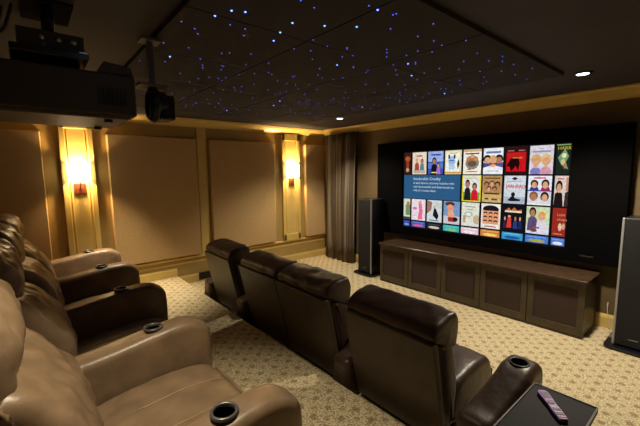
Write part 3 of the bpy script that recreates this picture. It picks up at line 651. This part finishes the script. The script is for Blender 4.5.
for (x, y) in ((-.18, -.3), (.18, -.3), (-.18, .25), (.18, .25)):
    b = NB(); lathe(b, [(.02, -.022), (.02, -.005)], x, y, 0, 12); build('foot', b, BLACK, pj)
mt = thing('projector_mount', 'black ceiling bracket with round bolts above the projector', 'mount', (3.25, -4.68, 2.38))
b = NB(); box(b, -.19, .24, -.17, .13, -.050, -.020); build('lower_plate', b, BLACK, mt, bevel=.004)
b = NB(); box(b, -.12, .19, -.14, .12, -.02, .07); build('bracket_box', b, PROJ, mt, bevel=.004)
for yy in (-.05, .015, .075):
    b = NB(); lathe(b, [(.013, 0), (.013, .006), (.009, .010), (0, .011)], .19, yy, .035, 14, 'x'); build('bolt', b, STEEL, mt, smooth=True)
b = NB(); lathe(b, [(.008, 0), (.007, .006), (0, .008)], .19, -.045, -.0, 12, 'x'); build('bolt', b, STEEL, mt, smooth=True)
b = NB(); box(b, .20, .237, .09, .125, -.022, -.014); build('clip', b, STEEL, mt, bevel=.002)
for xx in (-.05, .12):
    b = NB(); lathe(b, [(.022, .07), (.022, .218)], xx, -.01, 0, 14); build('post', b, BLACK, mt, smooth=True)
b = NB(); box(b, -.12, .18, -.11, .09, .208, .2195); build('ceiling_plate', b, MATTE, mt)
for sx in (-1, 1):
    b = NB(); box(b, sx*.10-.012, sx*.10+.012, -.14, .10, -.0835, -.048); build('mount_rail', b, BLACK, mt)
for k, (dx, dy) in enumerate(((.0, .0), (.04, .035))):
    b = NB(); p = []
    for q in range(13):
        u = q/12; p.append((3.40+dx, -4.99+dy+.13*u, 2.598-.22*math.sin(PI*u*.93)*(1 if k == 0 else .85)-.02*u))
    tube(b, p, .006, 8); tag(build('cable', b, BLACK, smooth=True), ['black cable looping down from the ceiling behind the projector, outer one', 'black cable looping from the ceiling nearer the projector bolts, inner one'][k], 'cable', 'projector cables')
ln = thing('projector_lens_unit', 'black round lens attachment hanging just ahead of the projector', 'lens', (3.30, -4.21, 2.07))
b = NB(); lathe(b, [(.070, -.035), (.090, -.03), (.100, -.015), (.100, .01), (.086, .02), (.084, .055), (.078, .060), (.070, .045), (.068, -.01), (.064, -.03), (.070, -.035)], 0, 0, .11, 32, 'y'); build('lens_barrel', b, BLACK, ln, smooth=True)
b = NB(); lathe(b, [(.071, .0), (.05, .012), (0, .016)], 0, 0, .11, 28, 'y'); build('lens_glass', b, GLOSS, ln, smooth=True)
b = NB(); lathe(b, [(.101, -.008), (.104, -.004), (.104, .004), (.101, .008), (.098, .008), (.098, -.008), (.101, -.008)], 0, 0, .11, 32, 'y'); build('focus_ring', b, BLACK, ln, smooth=True)
b = NB(); box(b, -.08, .08, .02, .10, .02, .165); build('lens_body', b, BLACK, ln, bevel=.012)
b = NB(); box(b, -.012, .012, -.02, .012, .215, .49); box(b, -.05, .05, -.06, .05, .470, .488); build('hanger', b, GREYMET, ln, bevel=.003)
b = NB(); box(b, -.06, .085, -.095, .06, .205, .220); build('sled_plate', b, GREYMET, ln, bevel=.003)

# ------------------------------------------------------------------ cable by the right speaker
b = NB(); p = [(4.80, -.028, .30), (4.80, -.04, .24), (4.815, -.06, .15), (4.84, -.10, .05), (4.88, -.11, .012), (4.96, -.10, .008)]
tube(b, p, .004, 8); tag(build('speaker_cable', b, mat('white_cable', (.5, .45, .36), .5), smooth=True), 'thin pale cable dropping to the floor behind the right tower speaker', 'cable')

# ------------------------------------------------------------------ camera, world, view
yaw, pitch, roll, f = -.872296, -.118496, -.011221, 349.05
cyw, syw, cp, sp = math.cos(yaw), math.sin(yaw), math.cos(pitch), math.sin(pitch)
fwd = Vector((syw*cp, cyw*cp, sp)); right = Vector((cyw, -syw, 0)); up = right.cross(fwd)
r_ = right*math.cos(roll)+up*math.sin(roll); u_ = -right*math.sin(roll)+up*math.cos(roll)
M = Matrix((r_, u_, -fwd)).transposed().to_4x4(); M.translation = Vector((5.6015, -4.8444, 1.7729))
cd = bpy.data.cameras.new('camera'); cd.sensor_width = 36; cd.lens = f/640*36; cd.clip_start = .05
co = bpy.data.objects.new('camera', cd); C.objects.link(co); co.matrix_world = M
sc = bpy.context.scene; sc.camera = co
w = bpy.data.worlds.new('world'); sc.world = w; w.use_nodes = True
w.node_tree.nodes['Background'].inputs[0].default_value = (.5, .45, .4, 1); w.node_tree.nodes['Background'].inputs[1].default_value = 0.02
sc.view_settings.view_transform = 'Standard'; sc.view_settings.look = 'None'; sc.view_settings.exposure = 0; sc.view_settings.gamma = 1
sc.view_settings.use_curve_mapping = False
try:
    sc.cycles.use_denoising = True; sc.cycles.max_bounces = 8; sc.cycles.diffuse_bounces = 5; sc.cycles.sample_clamp_indirect = 3
except Exception: pass
